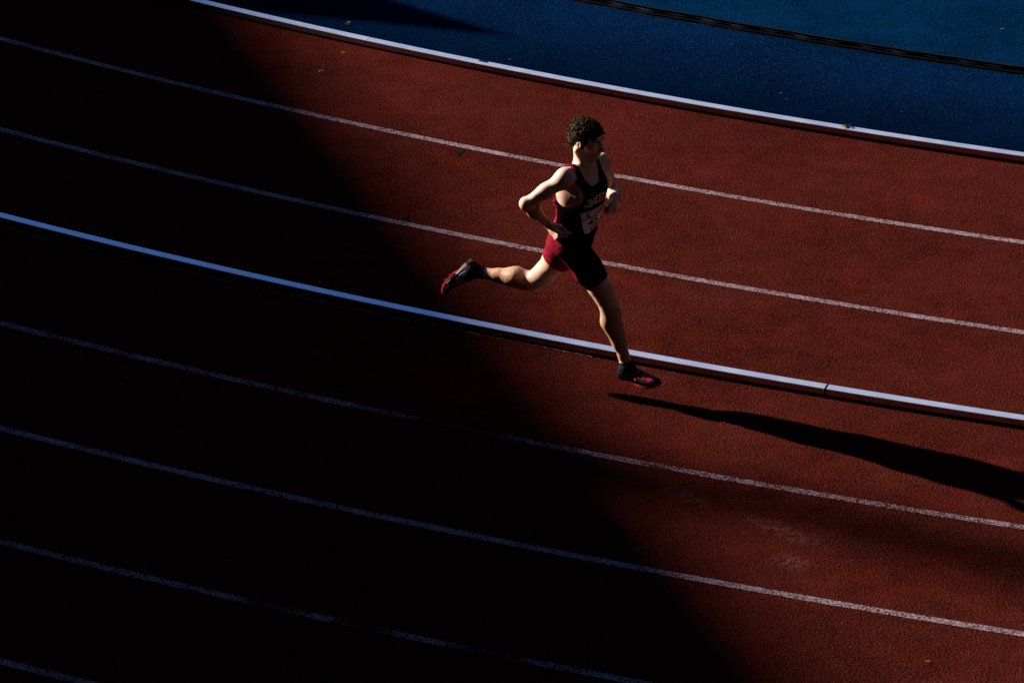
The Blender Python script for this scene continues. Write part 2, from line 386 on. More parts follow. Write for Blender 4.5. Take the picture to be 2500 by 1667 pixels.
# ------------------------------------------------------------ the runner.  Local frame: x forward, y to his left, z up
runner = empty('person', (.7562, 21.3834, 0), math.atan2(-.3704117, .92886768))
tag(runner, 'runner in maroon singlet and short tights, mid-stride, race number 45 on the chest', 'person')
bpy.context.view_layer.update()
def hd(deg): return v3(math.cos(R(deg)), math.sin(R(deg)), 0)     # forward direction turned by deg (left positive)
J = dict(neck=v3(-.372, 0, 1.372), hipC=v3(-.445, 0, .90), headC=v3(-.374, 0, 1.560),
    shR=v3(-.425, -.165, 1.372), shL=v3(-.338, .160, 1.340), elR=v3(-.628, -.250, 1.212), wrR=v3(-.534, -.140, 1.050),
    elL=v3(-.330, .320, 1.098), wrL=v3(-.235, .115, 1.158),
    hipR=v3(-.420, -.085, .915), hipL=v3(-.465, .085, .895), knR=v3(-.202, -.055, .596), ankR=v3(-.097, -.042, .202),
    knL=v3(-.705, .095, .545), ankL=v3(-1.052, .070, .566))
TW_S, TW_H = -18., -4.                                        # shoulders turned to his right, hips nearly straight
def sec(s_, w_, d_, off=0.):
    up = unit(J['neck'] - J['hipC']); c = J['hipC'] + (J['neck'] - J['hipC']) * s_
    f = hd(TW_H + (TW_S - TW_H) * min(max(s_, 0), 1)); r_ = np.cross(f, v3(0, 0, 1)); f = np.cross(up, r_) * 1.0
    if f @ hd(0) < 0: f = -f
    return (c + unit(f) * off, r_, f, w_, d_)
TORSO = [sec(-.12, .120, .085, -.01), sec(-.02, .158, .104, -.012), sec(.10, .160, .108, -.012), sec(.25, .142, .094, 0), sec(.38, .128, .084, .006), sec(.52, .136, .092, .008), sec(.68, .150, .104, .008), sec(.80, .156, .106, .004), sec(.90, .140, .090, 0), sec(.98, .095, .068, -.004), sec(1.05, .055, .055, -.004)]
sf = hd(TW_S); sr = np.cross(sf, v3(0, 0, 1)); upv = unit(J['neck'] - J['hipC'])
def torso_prims(F_, k=.03, pad=0., arms=True):
    F_.op(loft(TORSO), k, pad=pad)
    for sgn, sh in ((1, 'shR'), (-1, 'shL')):
        F_.op(ell(J['hipC'] + upv * .37 + sr * .068 * sgn + sf * .078, (.072, .030, .055), (sr, sf, upv)), .03, pad=pad)     # pecs
        F_.op(cone(J['neck'] + sr * .035 * sgn + v3(0, 0, .01), J[sh] + v3(0, 0, .018), .036, .036), .035, pad=pad)            # trapezius
        F_.op(ell(J['hipC'] + sr * .07 * sgn - hd(TW_H) * .036 + v3(0, 0, -.03), (.072, .066, .085)), .04, pad=pad)            # glutes
        F_.op(ell(J['hipC'] + upv * .36 + sr * .115 * sgn - sf * .035, (.035, .055, .11), (sr, sf, upv)), .03, pad=pad)        # lats
def leg_prims(F_, sd_, k=.03, pad=0., lower=True):
    h_, kn, an = J['hip' + sd_], J['kn' + sd_], J['ank' + sd_]
    th = unit(kn - h_); sh = unit(an - kn); side = v3(0, 1, 0)
    back_th = unit(np.cross(side, th)); back_th = back_th if back_th[0] < 0 else -back_th
    # direction of the calf: away from the bend of the knee's front
    fr = unit(th - sh) if sd_ == 'L' else unit(np.cross(sh, side)); 
    if sd_ == 'R' and fr[0] < 0: fr = -fr
    F_.op(cone(h_ - th * .01, h_ + (kn - h_) * .45, .088, .075), k, pad=pad)
    F_.op(cone(h_ + (kn - h_) * .45, kn - th * .04, .075, .051), k, pad=pad)
    F_.op(ell(h_ + (kn - h_) * .42 - back_th * .022, (.062, .058, .17), (side, back_th, th)), .03, pad=pad)       # quadriceps
    for l_ in (-.030, .032): F_.op(ell(h_ + (kn - h_) * .74 - back_th * .016 + side * l_, (.024, .030, .078), (side, back_th, th)), .010, pad=pad)
    for l_ in (-.022, .024): F_.op(cone(h_ + (kn - h_) * .55 + back_th * .034 + side * l_, kn + back_th * .026 + side * l_, .022, .010), .012, pad=pad)      # hamstrings
    if not lower: return
    F_.op(cone(kn - th * .09, kn + sh * .04, .053, .047), .045, pad=pad)
    F_.op(ell(kn + fr * .026, (.030, .024, .032), (side, fr, sh)), .009, pad=pad)                                # kneecap
    F_.op(ell(kn - th * .06 + side * .02 * (1 if sd_ == 'L' else -1), (.032, .04, .05), (side, fr, th)), .02, pad=pad)
    P_ = lambda t, o=0., l_=0.: kn + (an - kn) * t + fr * o + side * l_
    for t0, t1, r0, r1 in ((.03, .22, .047, .047), (.22, .45, .047, .042), (.45, .66, .042, .034), (.66, .84, .034, .0295), (.84, 1., .0295, .031)):
        F_.op(cone(P_(t0), P_(t1), r0, r1), .02, pad=pad)
    for l_, rr_, e_ in ((-.014, 1.0, .68), (.016, .88, .60)):      # calf, two heads
        F_.op(cone(P_(.03, -.010, l_), P_(.31, -.026, l_), .022 * rr_, .036 * rr_), .05, pad=pad)
        F_.op(cone(P_(.31, -.026, l_), P_(e_, -.012, l_ * .4), .036 * rr_, .018 * rr_), .045, pad=pad)
    F_.op(cone(P_(.08, .028), P_(.55, .016), .014, .012), .02, pad=pad); F_.op(cone(P_(.55, .016), P_(.95, .008), .012, .014), .02, pad=pad)    # shin bone
    F_.op(cone(P_(.60, -.014), P_(1.0, -.020), .013, .012), .015, pad=pad)                                                    # tendon
def arm_prims(F_, S):
    sh, el, wr = J['sh' + S], J['el' + S], J['wr' + S]; d = unit(el - sh); e = unit(wr - el)
    F_.op(ell(sh + d * .016 + v3(0, 0, .003), (.050, .050, .060)), .018)
    F_.op(cone(sh, sh + (el - sh) * .5, .046, .041), .03); F_.op(cone(sh + (el - sh) * .5, el, .040, .033), .025)
    bi = unit(e - d * (e @ d)); F_.op(ell(sh + (el - sh) * .55 + bi * .016, (.028, .028, .078), (np.cross(d, bi), bi, d)), .010)
    F_.op(ell(sh + (el - sh) * .52 - bi * .018, (.030, .027, .080), (np.cross(d, bi), bi, d)), .010)
    F_.op(cone(sh + (el - sh) * .72 + bi * .014, el + (wr - el) * .40 + bi * .006, .015, .022), .010); F_.op(cone(el - bi * .012, el + (wr - el) * .62 - bi * .012, .016, .012), .010)
    F_.op(ell(el - bi * .010 - e * .004, (.026, .024, .028)), .015)
    F_.op(cone(el, el + (wr - el) * .35, .034, .037), .025); F_.op(cone(el + (wr - el) * .35, wr, .036, .0235), .025)
    return e
def hand(F_, S, e, K, Nn, curl=1.0):
    wr = J['wr' + S]; e = unit(e); sc = 1.12 if S == 'R' else 1.0; K = unit(K - e * (K @ e)); Nn = unit(Nn - e * (Nn @ e) - K * (Nn @ K))
    e, K, Nn = e * sc, K * sc, Nn * sc
    F_.op(cone(wr - e * .01, wr + e * .03, .024, .024, unit(Nn), .8), .02)
    for o_ in (.024, .008, -.009, -.025):
        F_.op(cone(wr + e * .028 + K * o_ * .6, wr + e * (.082 - abs(o_ - .008) * .25) + K * o_, .014, .0125), .012)
    F_.op(ell(wr + e * .05 + Nn * .010, (.038, .034, .015), (e, K, Nn)), .012)
    L = ((.040, .026, .020), (.044, .029, .021), (.041, .027, .020), (.033, .021, .018)); ks = []
    for i, o_ in enumerate((.027, .009, -.010, -.028)):
        kn = wr + e * (.086 - abs(o_ - .009) * .28) + K * o_; ks.append(kn)
        a1, a2, a3 = [R(q * curl) for q in (62 + i * 5, 158 + i * 4, 225 + i * 3)]; rr_ = (.0098, .0100, .0096, .0086)[i]
        p = kn; F_.op(ell(kn, (rr_ * 1.2,) * 3), .006)
        for a_, l_, q in ((a1, L[i][0], 1.), (a2, L[i][1], .92), (a3, L[i][2], .84)):
            p2 = p + (e * math.cos(a_) + Nn * math.sin(a_)) * l_ + K * (.001 * (1 - i)); F_.op(cone(p, p2, rr_ * q, rr_ * q * .93), .0035); p = p2
    t0 = wr + e * .022 + K * .020 + Nn * .008; t1 = t0 + e * .034 + K * .017 + Nn * .016; t2 = t1 + e * .033 - K * .002 + Nn * .012; t3 = t2 + e * .020 - K * .008 + Nn * .016
    F_.op(cone(t0, t1, .016, .0125), .012); F_.op(cone(t1, t2, .0118, .0105), .004); F_.op(cone(t2, t3, .0105, .009), .003)
    return ks
# head frame: looks along fh, slightly down
hz = R(-9); ph = R(-9)
fh = unit(v3(math.cos(hz) * math.cos(ph), math.sin(hz) * math.cos(ph), math.sin(ph))); rh = unit(np.cross(fh, v3(0, 0, 1))); uh = np.cross(rh, fh)
HC = J['headC'] + v3(.010, 0, -.010)
def H(f, r_, u_): return HC + fh * f + rh * r_ + uh * u_
hx = (fh, rh, uh)
def head_prims(F_):
    F_.op(ell(H(-.012, 0, .030), (.092, .073, .078), hx), .02)                       # cranium
    F_.op(ell(H(.030, 0, -.020), (.060, .060, .078), hx), .03)                       # mid face
    F_.op(cone(H(.045, 0, -.085), H(.060, 0, -.092), .024, .020), .03)                # chin
    for s_ in (1, -1):
        F_.op(cone(H(-.012, .052 * s_, -.052), H(.045, .018 * s_, -.090), .019, .017), .022)   # jaw
        F_.op(ell(H(.058, .036 * s_, -.022), (.024, .022, .018), hx), .02)                    # cheekbone
        F_.op(cone(H(.078, .012 * s_, .020), H(.066, .042 * s_, .020), .0105, .009), .014)     # brow
        F_.op(ell(H(.088, .031 * s_, .001), (.017, .019, .012), hx), .012, 'sub')             # eye socket
        F_.op(ell(H(.0705, .031 * s_, .002), (.0125, .0135, .0125), hx), .003)                # eyeball and lids
        F_.op(cone(H(.079, .022 * s_, .009), H(.076, .042 * s_, .007), .0045, .004), .004)     # upper lid
        F_.op(ell(H(.094, .0105 * s_, -.036), (.011, .008, .008), hx), .006)                   # nostril wing
        # ear
        F_.op(ell(H(-.008, .076 * s_, -.010), (.019, .008, .031), (unit(fh * .95 - uh * .2), unit(rh * s_ - fh * .35), uh)), .006)
        F_.op(ell(H(-.003, .085 * s_, -.008), (.009, .006, .016), (fh, rh, uh)), .005, 'sub')
        F_.op(cone(H(-.020, .060 * s_, -.060), J['neck'] + sf * .045 + sr * .025 * s_ + v3(0, 0, .0), .018, .012), .02)  # neck muscle
    F_.op(cone(H(.086, 0, .012), H(.108, 0, -.030), .0085, .0125), .010)              # nose
    F_.op(ell(H(.070, 0, -.058), (.026, .030, .020), hx), .02)                        # muzzle
    F_.op(cone(H(.091, .016, -.056), H(.091, -.016, -.056), .0050, .0050), .005); F_.op(cone(H(.089, .014, -.066), H(.089, -.014, -.066), .0058, .0058), .005)   # lips
    F_.op(cone(H(.099, .017, -.061), H(.099, -.017, -.061), .0022, .0022), .003, 'sub')
    F_.op(cone(J['neck'] - sf * .012 + v3(0, 0, -.02), H(-.026, 0, -.045), .051, .049), .03)      # neck
    F_.op(ell(J['neck'] + sf * .050 + v3(0, 0, .055), (.012, .012, .014)), .02)
# ---- body
FB = Field((-1.20, -.42, .10), (-.02, .46, 1.72), .0045)
torso_prims(FB)
for S in 'RL':
    leg_prims(FB, S)
eR = arm_prims(FB, 'R'); eL = arm_prims(FB, 'L')
kR = hand(FB, 'R', v3(.77, -.42, -.46), v3(.34, -.34, .86), v3(.56, .80, .05)); kL = hand(FB, 'L', v3(.12, -.62, -.60), v3(.55, -.5, .6), v3(-.80, -.2, -.1))
head_prims(FB)
for s_ in (1, -1): FB.op(cone(J['neck'] + sf * .048 + sr * .012 * s_ - upv * .025, J['sh' + ('R' if s_ > 0 else 'L')] + sf * .03 + v3(0, 0, .008), .012, .012), .022)   # collar bones
# feet inside the shoes
def foot_frame(S):
    if S == 'R': T = unit(v3(.985, -.17, -.02)); U = unit(v3(.03, -.10, 1.0))
    else: T = unit(v3(-.640, -.15, -.755)); U = unit(v3(.76, -.10, -.64))
    U = unit(U - T * (U @ T)); return T, U, np.cross(U, T)
for S in 'RL':
    T, U, L_ = foot_frame(S); a_ = J['ank' + S]
    FB.op(cone(a_, a_ - U * .03 + T * .02, .030, .024), .02); FB.op(cone(a_ - U * .035 + T * .02, a_ - U * .055 + T * .10, .024, .018), .02)
V, F = FB.mesh(2)

a = N('skin', (.60, .36, .26), .44, .35); P = a.n('ShaderNodeTexCoord').outputs['Object']
at = a.n('ShaderNodeAttribute'); at.attribute_name = 'hair'
hn = a.noise(120, 4, .8, P); hm = a.math('MULTIPLY', a.rng(hn, .40, .58), at.outputs['Fac'])
c = a.mix(a.noise(14, 3, .6, P), (.60, .37, .26), (.68, .44, .32)); c = a.mix(a.math('MULTIPLY', at.outputs['Fac'], .6), c, (.50, .27, .15)); a.base(a.mix(a.math('MULTIPLY', hm, .72), c, (.12, .066, .026)))
a.b.inputs['Subsurface Weight'].default_value = .25; a.b.inputs['Subsurface Radius'].default_value = (.012, .004, .002); a.b.inputs['Subsurface Scale'].default_value = 1.0
a.bump(a.noise(180, 3, .6, P), .25, .002); M['skin'] = a.m
body = mesh_obj('body', V, F, M['skin'], runner, True)
def seg_w(P_, a_, b_, t0, t1):
    d = b_ - a_; t = ((P_ - a_) @ d) / (d @ d); q = np.linalg.norm(P_ - a_ - np.clip(t, 0, 1)[:, None] * d, axis=1)
    return np.clip((t - t0) / .12, 0, 1) * np.clip((t1 - t) / .12, 0, 1) * (q < .09)
hw = np.zeros(len(V))
for S in 'RL':
    hw = np.maximum(hw, seg_w(V, J['kn' + S], J['ank' + S], .02, .98)); hw = np.maximum(hw, .6 * seg_w(V, J['el' + S], J['wr' + S], .08, .98))
    hw = np.maximum(hw, .35 * seg_w(V, J['hip' + S], J['kn' + S], .7, 1.1))
al = body.data.attributes.new('hair', 'FLOAT', 'POINT'); al.data.foreach_set('value', hw.astype(np.float32))

# ---- eyes
for s_ in (1, -1):
    bm = bmesh.new(); bmesh.ops.create_uvsphere(bm, u_segments=16, v_segments=10, radius=.0115); me = bpy.data.meshes.new('eye'); bm.to_mesh(me); bm.free()
    a = M.get('eye')
    if not a:
        a = N('eye', (.6, .57, .55), .2, .5); M['eye'] = a.m
    me.materials.append(M['eye']); o = bpy.data.objects.new('eye', me); col.objects.link(o); o.parent = runner; o.location = H(.0730, .031 * s_, .001)
    V2 = []; F2 = []; 
    c_ = H(.0840, .031 * s_, .001); n_ = 12
    V2 = [c_] + [c_ + (rh * math.cos(2 * math.pi * i / n_) + uh * math.sin(2 * math.pi * i / n_)) * .0052 - fh * .0012 for i in range(n_)]
    F2 = [(0, 1 + i, 1 + (i + 1) % n_) for i in range(n_)]
    V2 = [p - np.array(o.location) for p in V2]; mesh_obj('iris', V2, F2, M['black_plastic'], o)

for s_ in (1, -1):
    FE = Field(H(.08, .03 * s_, .02) - .05, H(.08, .03 * s_, .02) + .05, .0022)
    FE.op(cone(H(.0885, .014 * s_, .0225), H(.0855, .030 * s_, .0265), .0042, .0040), .003); FE.op(cone(H(.0855, .030 * s_, .0265), H(.0740, .044 * s_, .0225), .0040, .0026), .003)
    V, F = FE.mesh(1); M.setdefault('brow', N('brow_hair', (.02, .012, .006), .8, .1).m); mesh_obj('eyebrow', V, F, M['brow'], runner, True)
# ---- hair: cap with cut hairline, and curls
FH = Field(HC - .16, HC + .17, .0038)
FH.op(ell(H(-.016, 0, .031), (.091, .076, .076), hx), .01)
FH.op(ell(H(.020, 0, .066), (.060, .062, .036), hx), .02)
FH.op(ell(H(-.062, 0, -.012), (.046, .062, .060), hx), .02)
for s_ in (1, -1): FH.op(ell(H(.012, .062 * s_, .004), (.030, .020, .060), hx), .012)      # sides and sideburns
rnd = random.Random(5)
for i in range(560):
    th_ = rnd.uniform(0, 2 * math.pi); cu = rnd.uniform(-.45, 1.0); su = math.sqrt(max(0, 1 - cu * cu))
    dirv = fh * su * math.cos(th_) + rh * su * math.sin(th_) + uh * cu
    lf = dirv @ fh
    if cu < .10 and lf > .10: continue
    if cu < .50 and lf > .45: continue
    side_ = abs(dirv @ rh) * (1 if cu < .3 else .3)
    c0 = H(-.014, 0, .032) + fh * (dirv @ fh) * .095 + rh * (dirv @ rh) * .080 + uh * (dirv @ uh) * (.080 if cu > 0 else .070)
    t1 = unit(np.cross(dirv, v3(rnd.gauss(0, 1), rnd.gauss(0, 1), rnd.gauss(0, 1)))); rad = rnd.uniform(.005, .012); ln = rnd.uniform(.001, .014) * (1 - .75 * side_)
    q = c0; a0_ = rnd.uniform(0, 6)
    t2 = np.cross(dirv, t1)
    for k_ in range(5):
        ang = a0_ + k_ * .95; q2 = c0 + (t1 * math.cos(ang) + t2 * math.sin(ang)) * rad + dirv * ln * (k_ + 1) / 4.2
        if k_: FH.op(cone(q, q2, .0036, .0028), .0015)
        q = q2
for i in range(130):    # curls over the forehead and crown
    c0 = H(rnd.uniform(.0, .070), rnd.uniform(-.058, .058), .0)
    hgt_ = .104 - 14 * max(0, (c0 - HC) @ fh - .01) ** 2 - .9 * ((c0 - HC) @ rh) ** 2 * 4
    c0 = c0 + uh * (hgt_ - .010); a0_ = rnd.uniform(0, 6); rad = rnd.uniform(.006, .011); q = c0
    for k_ in range(5):
        ang = a0_ + k_ * .95; q2 = c0 + (fh * math.cos(ang) + rh * math.sin(ang)) * rad + uh * (.002 + .0022 * k_)
        if k_: FH.op(cone(q, q2, .0038, .0030), .0015)
        q = q2
for i in range(34):     # loose locks at the nape and back
    q = H(-.080 + rnd.uniform(-.02, .02), rnd.uniform(-.055, .055), rnd.uniform(-.06, .03)); d_ = unit(-fh * rnd.uniform(.4, 1) + rh * rnd.gauss(0, .4) + uh * rnd.uniform(-.8, .3))
    FH.op(cone(q, q + d_ * rnd.uniform(.022, .040), .005, .0022), .003)
# hairline: clear the face and around the ears
FH.op(ell(H(.105, 0, -.040), (.075, .085, .088), hx), .008, 'sub')
for s_ in (1, -1):
    FH.op(ell(H(.062, .080 * s_, -.045), (.046, .05, .058), hx), .006, 'sub')
    FH.op(ell(H(-.010, .086 * s_, -.020), (.020, .020, .031), hx), .004, 'sub')
    FH.op(ell(H(.020, .075 * s_, -.075), (.05, .05, .040), hx), .006, 'sub')
FH.op(ell(H(-.03, 0, -.125), (.10, .10, .05), hx), .006, 'sub')
V, F = FH.mesh(1)
a = N('brown_curly_hair', (.05, .03, .016), .75, .06); P = a.n('ShaderNodeTexCoord').outputs['Object']
a.base(a.mix(a.rng(a.noise(160, 3, .7, P), .35, .65), (.004, .0022, .0012), (.060, .034, .014))); a.bump(a.noise(300, 3, .7, P), .9, .004); M['hair'] = a.m
mesh_obj('hair', V, F, M['hair'], runner, True)

V = []; F = []; rnd3 = random.Random(9)
for i in range(520):
    th_ = rnd3.uniform(0, 2 * math.pi); cu = rnd3.uniform(-.5, 1.0); su = math.sqrt(max(0, 1 - cu * cu)); dv = fh * su * math.cos(th_) + rh * su * math.sin(th_) + uh * cu
    if cu < .25 and dv @ fh > .0 or cu < .6 and dv @ fh > .5: continue
    p = H(-.014, 0, .032) + fh * (dv @ fh) * .098 + rh * (dv @ rh) * .082 + uh * (dv @ uh) * .088
    t1 = unit(np.cross(dv, v3(rnd3.gauss(0, 1), rnd3.gauss(0, 1), rnd3.gauss(0, 1)))); t2 = np.cross(dv, t1); rd = rnd3.uniform(.004, .009); ln = rnd3.uniform(.010, .026) * (.6 if cu < .2 and abs(dv @ rh) > .7 else 1); b = len(V); r_ = .0011
    for k_ in range(9):
        a_ = k_ * rnd3.uniform(.7, .95); c_ = p + dv * ln * k_ / 8 + (t1 * math.cos(a_) + t2 * math.sin(a_)) * rd
        for q in range(3): V.append(c_ + (t1 * math.cos(q * 2.1) + dv * math.sin(q * 2.1)) * r_ * (1.1 - k_ / 9))
    for k_ in range(8):
        for q in range(3): F.append((b + k_ * 3 + q, b + k_ * 3 + (q + 1) % 3, b + k_ * 3 + 3 + (q + 1) % 3, b + k_ * 3 + 3 + q))
hs = mesh_obj('loose_strands', V, F, M['hair'], [o for o in runner.children if o.name.startswith('hair')][0])
# ---- clothing
def fabric(name, base, dark, sheen=.2):
    a = N(name, base, .8, .05 if base[0] > .01 else 0.); P = a.n('ShaderNodeTexCoord').outputs['Object']
    a.base(a.mix(a.noise(35, 3, .6, P), dark, base)); a.b.inputs['Sheen Weight'].default_value = sheen
    mp_ = a.n('ShaderNodeMapping'); mp_.inputs['Scale'].default_value = (1, 1, 2.6); a.l(P, mp_.inputs[0])
    a.bump(a.math('ADD', a.noise(16, 3, .5, mp_.outputs[0]), a.math('MULTIPLY', a.noise(400, 1, .5, P), .04)), .5, .02); return a.m
M['maroon'] = fabric('maroon_knit', (.17, .0010, .013), (.12, .0007, .008), 0.0)
M['shaded_maroon'] = fabric('shaded_maroon_knit', (.003, .0014, .002), (.002, .001, .0014), 0.0)  # the maroon cloth again, with shade put into its colour
FS = Field((-.68, -.30, .80), (-.18, .32, 1.50), .0045)
torso_prims(FS, pad=.009)
for sgn, S in ((1, 'R'), (-1, 'L')):
    FS.op(ell(J['sh' + S] + v3(0, 0, .004), (.053, .050, .060)), .035, pad=.007)
    FS.op(cone(J['neck'] + sf * .048 + sr * .012 * sgn - upv * .025, J['sh' + S] + sf * .03 + v3(0, 0, .008), .012, .012), .022, pad=.008)
FS.op(cone(J['neck'] - sf * .012 + v3(0, 0, -.02), H(-.026, 0, -.045), .051, .049), .03, pad=.006)
# looser towards the hem, folds blown back
FS.op(loft([sec(.16, .158, .112, -.006), sec(.34, .144, .098, .002), sec(.5, .148, .104, .004), sec(.7, .156, .110, .004)]), .02)
for i in range(4):
    a0_ = J['hipC'] + upv * (.16 + i * .045) - sf * (.072 + .004 * (i % 2)) + sr * (.02 + .03 * (i % 3))
    FS.op(cone(a0_, a0_ + upv * .05 + sr * .07 - sf * .004, .013, .009), .02)
hc, nk = J['hipC'], J['neck']
def shirt_cut(X, Y, Z):
    x, y, z = X - hc[0], Y - hc[1], Z - hc[2]
    t = x * upv[0] + y * upv[1] + z * upv[2]; f = x * sf[0] + y * sf[1]; r_ = x * sr[0] + y * sr[1]
    hem = (.050 + .008 * np.sin(r_ * 40) + .005 * np.sin(f * 55)) - t
    # neckline: scoop at the front, shallow at the back
    xx = np.abs(r_) / .072; dep = np.where(f > .02, .418, .485); nl = np.minimum(1, 1) * (.0 + 0) 
    neck = (1 - (xx ** 2.8 + (np.maximum(0, .56 - t) / (.56 - dep)) ** 2.8) ** (1 / 2.8)) * .06
    neck = np.where(t > .56, .072 - np.abs(r_), neck)
    # arm holes: cut outside of the strap
    lim = .100 + .045 * np.clip((.335 - t) / .07, 0, 1) ** 2 + .010 * np.clip((t - .40) / .1, 0, 1)
    arm = np.where(t > .262, np.abs(r_) - lim, -.1)
    return np.maximum(np.maximum(hem, neck), arm)
FS.cut(shirt_cut)
V, F = FS.mesh(1)
# soft wrinkles
nv = []
for p in V:
    s_ = noise.noise(Vector((p[0] * 16, p[1] * 16, p[2] * 7))) * .005 + noise.noise(Vector((p[0] * 40, p[1] * 30, p[2] * 14 + 5))) * .002
    lowr = min(1, max(.25, (1.25 - p[2]) / .2)); d_ = p - (J['hipC'] + upv * ((p - J['hipC']) @ upv)); nv.append(p + unit(d_) * s_ * lowr)
shirtV = np.array(nv); shirt = mesh_obj('singlet', shirtV, F, M['maroon'], runner, True)
bvh = BVHTree.FromPolygons([tuple(p) for p in shirtV], [tuple(map(int, f)) for f in F])
# shaded front of the singlet, maroon painted down to black: faces turned forward
me = shirt.data; me.materials.append(M['shaded_maroon'])
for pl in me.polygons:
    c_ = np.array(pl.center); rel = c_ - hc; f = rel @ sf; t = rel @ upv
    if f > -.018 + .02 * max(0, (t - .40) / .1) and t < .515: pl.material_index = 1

# shorts
FT = Field((-.82, -.24, .52), (-.12, .26, 1.06), .0045)
FT.op(loft(TORSO[:5]), .03, pad=.006)
for sgn in (1, -1): FT.op(ell(J['hipC'] + sr * .07 * sgn - hd(TW_H) * .036 + v3(0, 0, -.03), (.072, .066, .085)), .04, pad=.006)
for S in 'RL': leg_prims(FT, S, pad=.006, lower=False)
def shorts_cut(X, Y, Z):
    out = Z - .985 - 0 * X
    for S, fr_ in (('R', .66), ('L', .50)):
        h_, kn = J['hip' + S], J['kn' + S]; d = kn - h_; L2 = d @ d; ln = math.sqrt(L2)
        t = ((X - h_[0]) * d[0] + (Y - h_[1]) * d[1] + (Z - h_[2]) * d[2]) / ln - fr_ * ln
        x, y, z = X - h_[0], Y - h_[1], Z - h_[2]; tt = np.clip((x * d[0] + y * d[1] + z * d[2]) / L2, 0, 1)
        dist = np.sqrt((x - tt * d[0]) ** 2 + (y - tt * d[1]) ** 2 + (z - tt * d[2]) ** 2)
        out = np.maximum(out, np.where(dist < .125, t, -.2))
    return out
FT.cut(shorts_cut)
V, F = FT.mesh(1); shorts = mesh_obj('short_tights', V, F, M['maroon'], runner, True)
me = shorts.data; me.materials.append(M['shaded_maroon'])
for pl in me.polygons:      # shade painted on the fronts as near-black maroon
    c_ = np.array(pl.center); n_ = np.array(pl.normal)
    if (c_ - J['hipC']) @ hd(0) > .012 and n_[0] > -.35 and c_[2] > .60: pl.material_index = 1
bsh = BVHTree.FromPolygons([tuple(p) for p in V], [tuple(map(int, f)) for f in F])
M['stripe'] = N('pink_side_print', (.50, .05, .12), .5, .4).m
for (x0_, z0_, ln_) in ((-.452, 1.005, .030), (-.440, .930, .034), (-.446, .906, .030), (-.440, .862, .028), (-.436, .965, .022)):
    VV = []
    for i in range(7):
        for dz in (-.0025, .0025):
            h_ = bsh.ray_cast(Vector((x0_ + ln_ * i / 6, -.5, z0_ + dz - .004 * i / 6)), Vector((0, 1, 0)), 1.)
            if h_[0] is not None: VV.append(np.array(h_[0]) + v3(0, -.0022, 0))
    if len(VV) == 14: mesh_obj('side_print', VV, [(2 * i, 2 * i + 1, 2 * i + 3, 2 * i + 2) for i in range(6)], M['stripe'], shorts)
# hem bands: thin bright piping
def ring(name, c, d, r, m, parent, thick=.003, n=40, sc=(1, 1), ax=None):
    d = unit(d); a1 = unit(np.cross(d, v3(0, 1, 0))) if ax is None else unit(ax - d * (ax @ d)); a2 = np.cross(d, a1); V = []; F = []
    for i in range(n):
        t = 2 * math.pi * i / n; rad = a1 * math.cos(t) * sc[0] + a2 * math.sin(t) * sc[1]
        for j in range(6):
            q = 2 * math.pi * j / 6; V.append(c + rad * (r + thick * math.cos(q)) + d * thick * math.sin(q) * 1.2)
    for i in range(n):
        for j in range(6): F.append((i * 6 + j, i * 6 + (j + 1) % 6, ((i + 1) % n) * 6 + (j + 1) % 6, ((i + 1) % n) * 6 + j))
    return mesh_obj(name, V, F, m, parent, True)

# ---- lettering, logo and bib, laid on the singlet
fc = unit(sf)
M['letter'] = N('pink_white_print', (.85, .62, .57), .6, .3).m; M['bib_white'] = N('bib_paper', (.85, .82, .86), .6, .3).m
M['print_black'] = N('print_black', (.012, .010, .016), .6, .3).m; M['print_red'] = N('print_red', (.55, .02, .04), .6, .3).m; M['print_dark_red'] = N('print_dark_red', (.16, .01, .03), .6, .3).m
def surf(t, r_, off):
    """point on the front of the singlet at height t up the torso and r_ to his right"""
    o = hc + upv * t + sr * r_ + fc * .35; hit = bvh.ray_cast(Vector(o), Vector(-fc), 1.0)
    p = hit[0] if hit[0] is not None else Vector(hc + upv * t + sr * r_)
    if hit[0] is not None and hit[1].dot(Vector(fc)) < 0: hit = (hit[0], -hit[1])
    return np.array(p) + fc * off
def text_verts(txt, size):
    cu = bpy.data.curves.new('t', 'FONT'); cu.body = txt; cu.size = size; cu.resolution_u = 3; cu.align_x = 'CENTER'; cu.offset = size * .018
    o = bpy.data.objects.new('t', cu); col.objects.link(o); bpy.context.view_layer.update()
    me = bpy.data.meshes.new_from_object(o.evaluated_get(bpy.context.evaluated_depsgraph_get())); bpy.data.objects.remove(o)
    bm = bmesh.new(); bm.from_mesh(me); bmesh.ops.triangulate(bm, faces=bm.faces)
    for _ in range(2): bmesh.ops.subdivide_edges(bm, edges=[e for e in bm.edges if e.calc_length() > .012], cuts=1)
    bmesh.ops.triangulate(bm, faces=bm.faces)
    V = [tuple(v.co) for v in bm.verts]; bm.verts.index_update(); F = [tuple(v.index for v in f.verts) for f in bm.faces]; bm.free(); return V, F
def smooth_surf(t, r_, off):
    return sum(surf(t + a_, r_ + b_, off) for a_, b_ in ((0, 0), (.008, 0), (-.008, 0), (0, .008), (0, -.008))) / 5
def lay(name, V, F, m, parent, t0, r0, off, sx=1, sy=1, arc=0, shear=0):
    out = []
    for (x, y, *_) in V:
        X = x * sx; out.append(smooth_surf(t0 + y * sy - arc * X * X, r0 - X + shear * (y * sy - .025), off))
    return mesh_obj(name, out, F, m, parent)
tv, tf = text_verts('KINGSTON', .072)
xs = [v[0] for v in tv]; wsc = .250 / (max(xs) - min(xs))
lay('lettering', tv, tf, M['letter'], shirt, .296, -.012, .0065, wsc, 1.15, arc=.8, shear=.75)
